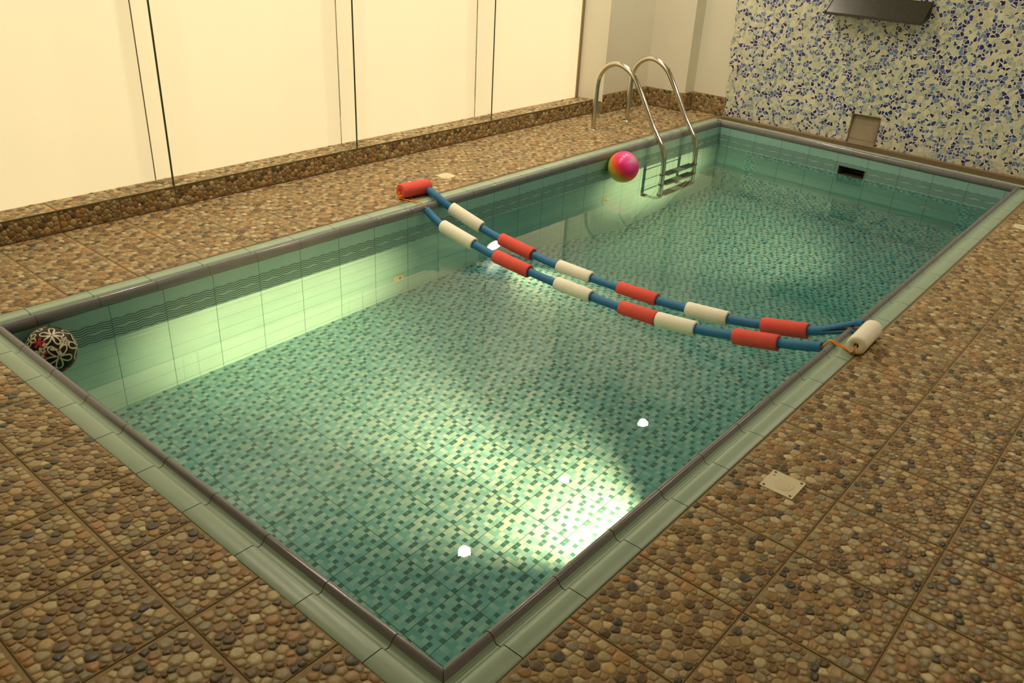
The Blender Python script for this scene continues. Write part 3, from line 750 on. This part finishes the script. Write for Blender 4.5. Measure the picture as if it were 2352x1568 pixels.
# ------------------------------------------------------------------ balls
def ray_dir(u, v):
    d = RC.T@np.array([(u-1176)/FPX, (v-784)/FPX, 1]); return Vector(d/np.linalg.norm(d))
pc = Vector((4.174, 2.340, -.077)); PR = .111
def mat_pinkball():
    t = NT('rainbow_vinyl'); tc = t.obj()
    # colour runs from a pale highlight painted at the pole to an orange-yellow rim
    ax = t.n('ShaderNodeVectorMath', _operation='DOT_PRODUCT'); nrm = t.n('ShaderNodeVectorMath', _operation='NORMALIZE'); t.put(nrm.inputs[0], tc)
    t.put(ax.inputs[0], nrm); ax.inputs[1].default_value = PAX
    n = t.noise(5, 2, tc); f = t.m('ADD', t.m('MULTIPLY', t.m('ADD', ax.outputs['Value'], 1), .5), t.m('MULTIPLY', t.m('SUBTRACT', n, .5), .06))
    c = t.ramp(f, [(0, (.55, .45, .05, 1)), (.40, (.60, .50, .06, 1)), (.50, (.62, .36, .04, 1)), (.60, (.80, .10, .02, 1)), (.70, (.78, .02, .06, 1)), (.80, (.70, .015, .16, 1)), (.88, (.85, .04, .26, 1)), (.94, (.80, .08, .34, 1)), (.975, (.70, .16, .40, 1)), (1, (.80, .30, .42, 1))])
    t.bsdf(Base__Color=c, Roughness=.28); return t.mat
_vx = Vector(RC[0]); _vu = -Vector(RC[1]); _vb = -Vector(RC[2])
PAX = tuple((_vx*.50+_vu*.38+_vb*.78).normalized())
mb = MB(); mb.ball((0, 0, 0), PR); o = mb.build('beach_ball', mat_pinkball()); o.location = pc
tag(o, 'shiny pink ball with orange rim floating by the left pool wall', 'ball')
# flower ball
fc = Vector((.228, 2.377, -.107)); FRD = .094
FB_TAG = ( 'black ball with cream flower outlines and red blooms, floating in the near left corner', 'ball')
SK = MB(); SK.ball((0, 0, 0), FRD)
tofc = (Vector(CAM)-fc).normalized()
bx = Vector(RC[0]); bx = (bx-tofc*bx.dot(tofc)).normalized(); by = tofc.cross(bx)
if by.z < 0: by = -by
RPX = 64.0; CXY = (115.5, 805)
def on_ball(px, py, k=1.004):
    a = (px-CXY[0])/63.5; b = -(py-CXY[1])/57; q = a*a+b*b
    if q > .985: s = math.sqrt(.985/q); a *= s; b *= s; q = .985
    return (bx*a+by*b+tofc*math.sqrt(1-q)).normalized()
def ribbon(mb, dirs, w, k=1.003, taper=False):
    vs = []; n = len(dirs)
    for i, d in enumerate(dirs):
        t = (dirs[min(i+1, n-1)]-dirs[max(i-1, 0)]); s = d.cross(t).normalized()
        ww = w*(1 if not taper else .35+.65*math.sin(PI*i/(n-1)))
        vs += [fc+(d*1+s*(ww/FRD)).normalized()*FRD*k, fc+d*FRD*(k+.002), fc+(d*1-s*(ww/FRD)).normalized()*FRD*k]
    fs = []
    for i in range(n-1): fs += [(3*i, 3*i+1, 3*i+4, 3*i+3), (3*i+1, 3*i+2, 3*i+5, 3*i+4)]
    mb.add(vs, fs, 0, None, True)
def petal_pts(c, e1, e2, ang, L, W, n=22):
    out = []
    for i in range(n+1):
        t = 2*PI*i/n; r = L*(.5-.5*math.cos(t)); w = W*math.sin(t)*(.35+.65*(r/L))
        out.append((c+(e1*math.cos(ang)+e2*math.sin(ang))*r+(e2*math.cos(ang)-e1*math.sin(ang))*w).normalized())
    return out
def frame(px, py):
    d = on_ball(px, py); e1 = (bx-d*bx.dot(d)).normalized(); return d, e1, d.cross(e1)
cr = MB(); rd = MB(); ct = MB(); fil = MB()
def flower(mb, px, py, n, L, W, ph, w, fill=False, centre=True):
    d, e1, e2 = frame(px, py)
    for k in range(n):
        p = petal_pts(d, e1, e2, ph+2*PI*k/n, L, W)
        if fill:
            m = len(p); vs = [fc+q*FRD*1.004 for q in p]; mid = fc+(sum(p, Vector())/m).normalized()*FRD*1.010
            mb.add(vs+[mid], [(i, (i+1) % m, m) for i in range(m)], 0, None, True)
        else: ribbon(mb, p, w)
    if centre:
        m = 12; vs = [fc+(d+(e1*math.cos(2*PI*i/m)+e2*math.sin(2*PI*i/m))*.05).normalized()*FRD*1.0085 for i in range(m)]
        ct.add(vs+[fc+d*FRD*1.013], [(i, (i+1) % m, m) for i in range(m)], 0)
def stamens(px, py, n, L, ph):
    d, e1, e2 = frame(px, py)
    for k in range(n):
        a = ph+2*PI*k/n; ribbon(cr, [(d+(e1*math.cos(a)+e2*math.sin(a))*L*i/5).normalized() for i in range(6)], .0013, 1.006)
flower(cr, 117, 770, 5, .50, .15, .35, .0026); stamens(117, 770, 10, .28, .1)
flower(cr, 134, 820, 5, .62, .19, -.2, .0028)
flower(cr, 175, 795, 4, .60, .20, 1.9, .0028)
flower(cr, 68, 781, 5, .30, .12, .6, .0026)
flower(cr, 82, 756, 5, .38, .13, 2.6, .0028)
flower(cr, 160, 765, 4, .50, .16, .8, .0022)
flower(cr, 147, 783, 6, .20, .05, .3, .0016)
flower(cr, 105, 880, 5, .45, .16, .9, .0026)
flower(fil, 133, 803, 3, .34, .085, 1.0, 0, True)
flower(fil, 103, 796, 4, .16, .06, 1.0, 0, True, False)
flower(rd, 88, 788, 5, .26, .085, .2, 0, True)
flower(rd, 100, 815, 3, .20, .08, .9, 0, True, False)
flower(rd, 155, 850, 5, .34, .12, .5, 0, True, False)
flower(rd, 172, 828, 4, .22, .09, 1.2, 0, True, False)
flower(fil, 92, 812, 5, .26, .10, .4, 0, True)
for part, mi in ((cr, 1), (fil, 1), (rd, 2), (ct, 3)):
    SK.add([Vector(v)-fc for v in part.v], part.f, mi, None, True)
fb = SK.build('flower_ball', [simple('black_vinyl', (.010, .008, .006, 1), .38, spec=.25), simple('cream_print', (.62, .56, .38, 1), .35), simple('red_print', (.42, .015, .03, 1), .35), simple('brown_print', (.28, .12, .03, 1), .5)])
fb.location = fc; tag(fb, *FB_TAG)
# ------------------------------------------------------------------ drain plates on the deck
def plate(x, y, s, label, sx=None):
    sx = sx or s; e_ = empty('drain_cover', (x, y, 0)); tag(e_, label, 'drain cover', 'cream drain covers on the deck')
    h = .0032
    mb = MB(); mb.box((x-sx/2, y-s/2, -.002), (x+sx/2, y+s/2, h)); mb.disc((x, y, h), (0, 0, 1), .033, .0012, 40, 0, .0008); mb.build('plate', M_PLASTIC, e_)
    mb2 = MB(); mb2.disc((x, y, h+.0012), (0, 0, 1), .024, .0006, 40); mb2.build('round_lid', simple('cream_lid', (.66, .58, .38, 1), .5), e_)
    for a in (-1, 1):
        for b in (-1, 1):
            q = MB(); q.disc((x+a*sx*.40, y+b*s*.40, h), (0, 0, 1), .0042, .0006, 12); q.build('screw', M_SCREW, e_)
plate(1.302, -.152, .105, 'square cream drain cover with four screws on the near right deck')
plate(2.852, 2.805, .100, 'small square cream drain cover on the left deck, beyond the red float')
plate(4.700, -.112, .100, 'square cream drain cover at the right edge of the photo, far along the right deck')
# ------------------------------------------------------------------ granite spout ledge on the mosaic wall
lg = empty('stone_ledge', MP(1.15, 1.0, 0)); tag(lg, 'dark speckled stone ledge fixed high on the mosaic wall', 'stone ledge')
s0, s1 = .775, 1.500
mb = MB()
prof = [(0, .965), (.135, .925), (.135, .945), (.0, 1.075)]
vs = [MP(s0, z, o) for o, z in prof]+[MP(s1, z, o) for o, z in prof]
mb.add(vs, [(0, 1, 2, 3), (4, 7, 6, 5), (0, 4, 5, 1), (1, 5, 6, 2), (2, 6, 7, 3), (3, 7, 4, 0)])
mb.build('slab', M_GRANITE, lg)
for a, b in ((s0, s0+.012), (s1-.012, s1)):
    q = MB(); vs = [MP(a, z+.008, o) for o, z in prof]+[MP(b, z+.008, o) for o, z in prof]
    q.add(vs, [(0, 1, 2, 3), (4, 7, 6, 5), (0, 4, 5, 1), (1, 5, 6, 2), (2, 6, 7, 3), (3, 7, 4, 0)]); q.build('side_cheek', M_GRANITE, lg)
# ------------------------------------------------------------------ world and render look
w = bpy.data.worlds.new('world'); S.world = w; w.use_nodes = True
w.node_tree.nodes['Background'].inputs[0].default_value = (.02, .018, .012, 1); w.node_tree.nodes['Background'].inputs[1].default_value = 1
S.view_settings.view_transform = 'Standard'; S.view_settings.look = 'None'; S.view_settings.gamma = 1
S.view_settings.use_curve_mapping = False; S.view_settings.exposure = 0
S.cycles.max_bounces = 7; S.cycles.diffuse_bounces = 3; S.cycles.glossy_bounces = 3; S.cycles.transmission_bounces = 6
S.cycles.caustics_refractive = True; S.cycles.caustics_reflective = False; S.cycles.blur_glossy = .5
S.cycles.sample_clamp_indirect = 5
S.cycles.use_adaptive_sampling = True; S.cycles.adaptive_threshold = .08; S.cycles.adaptive_min_samples = 16
S.cycles.use_denoising = True
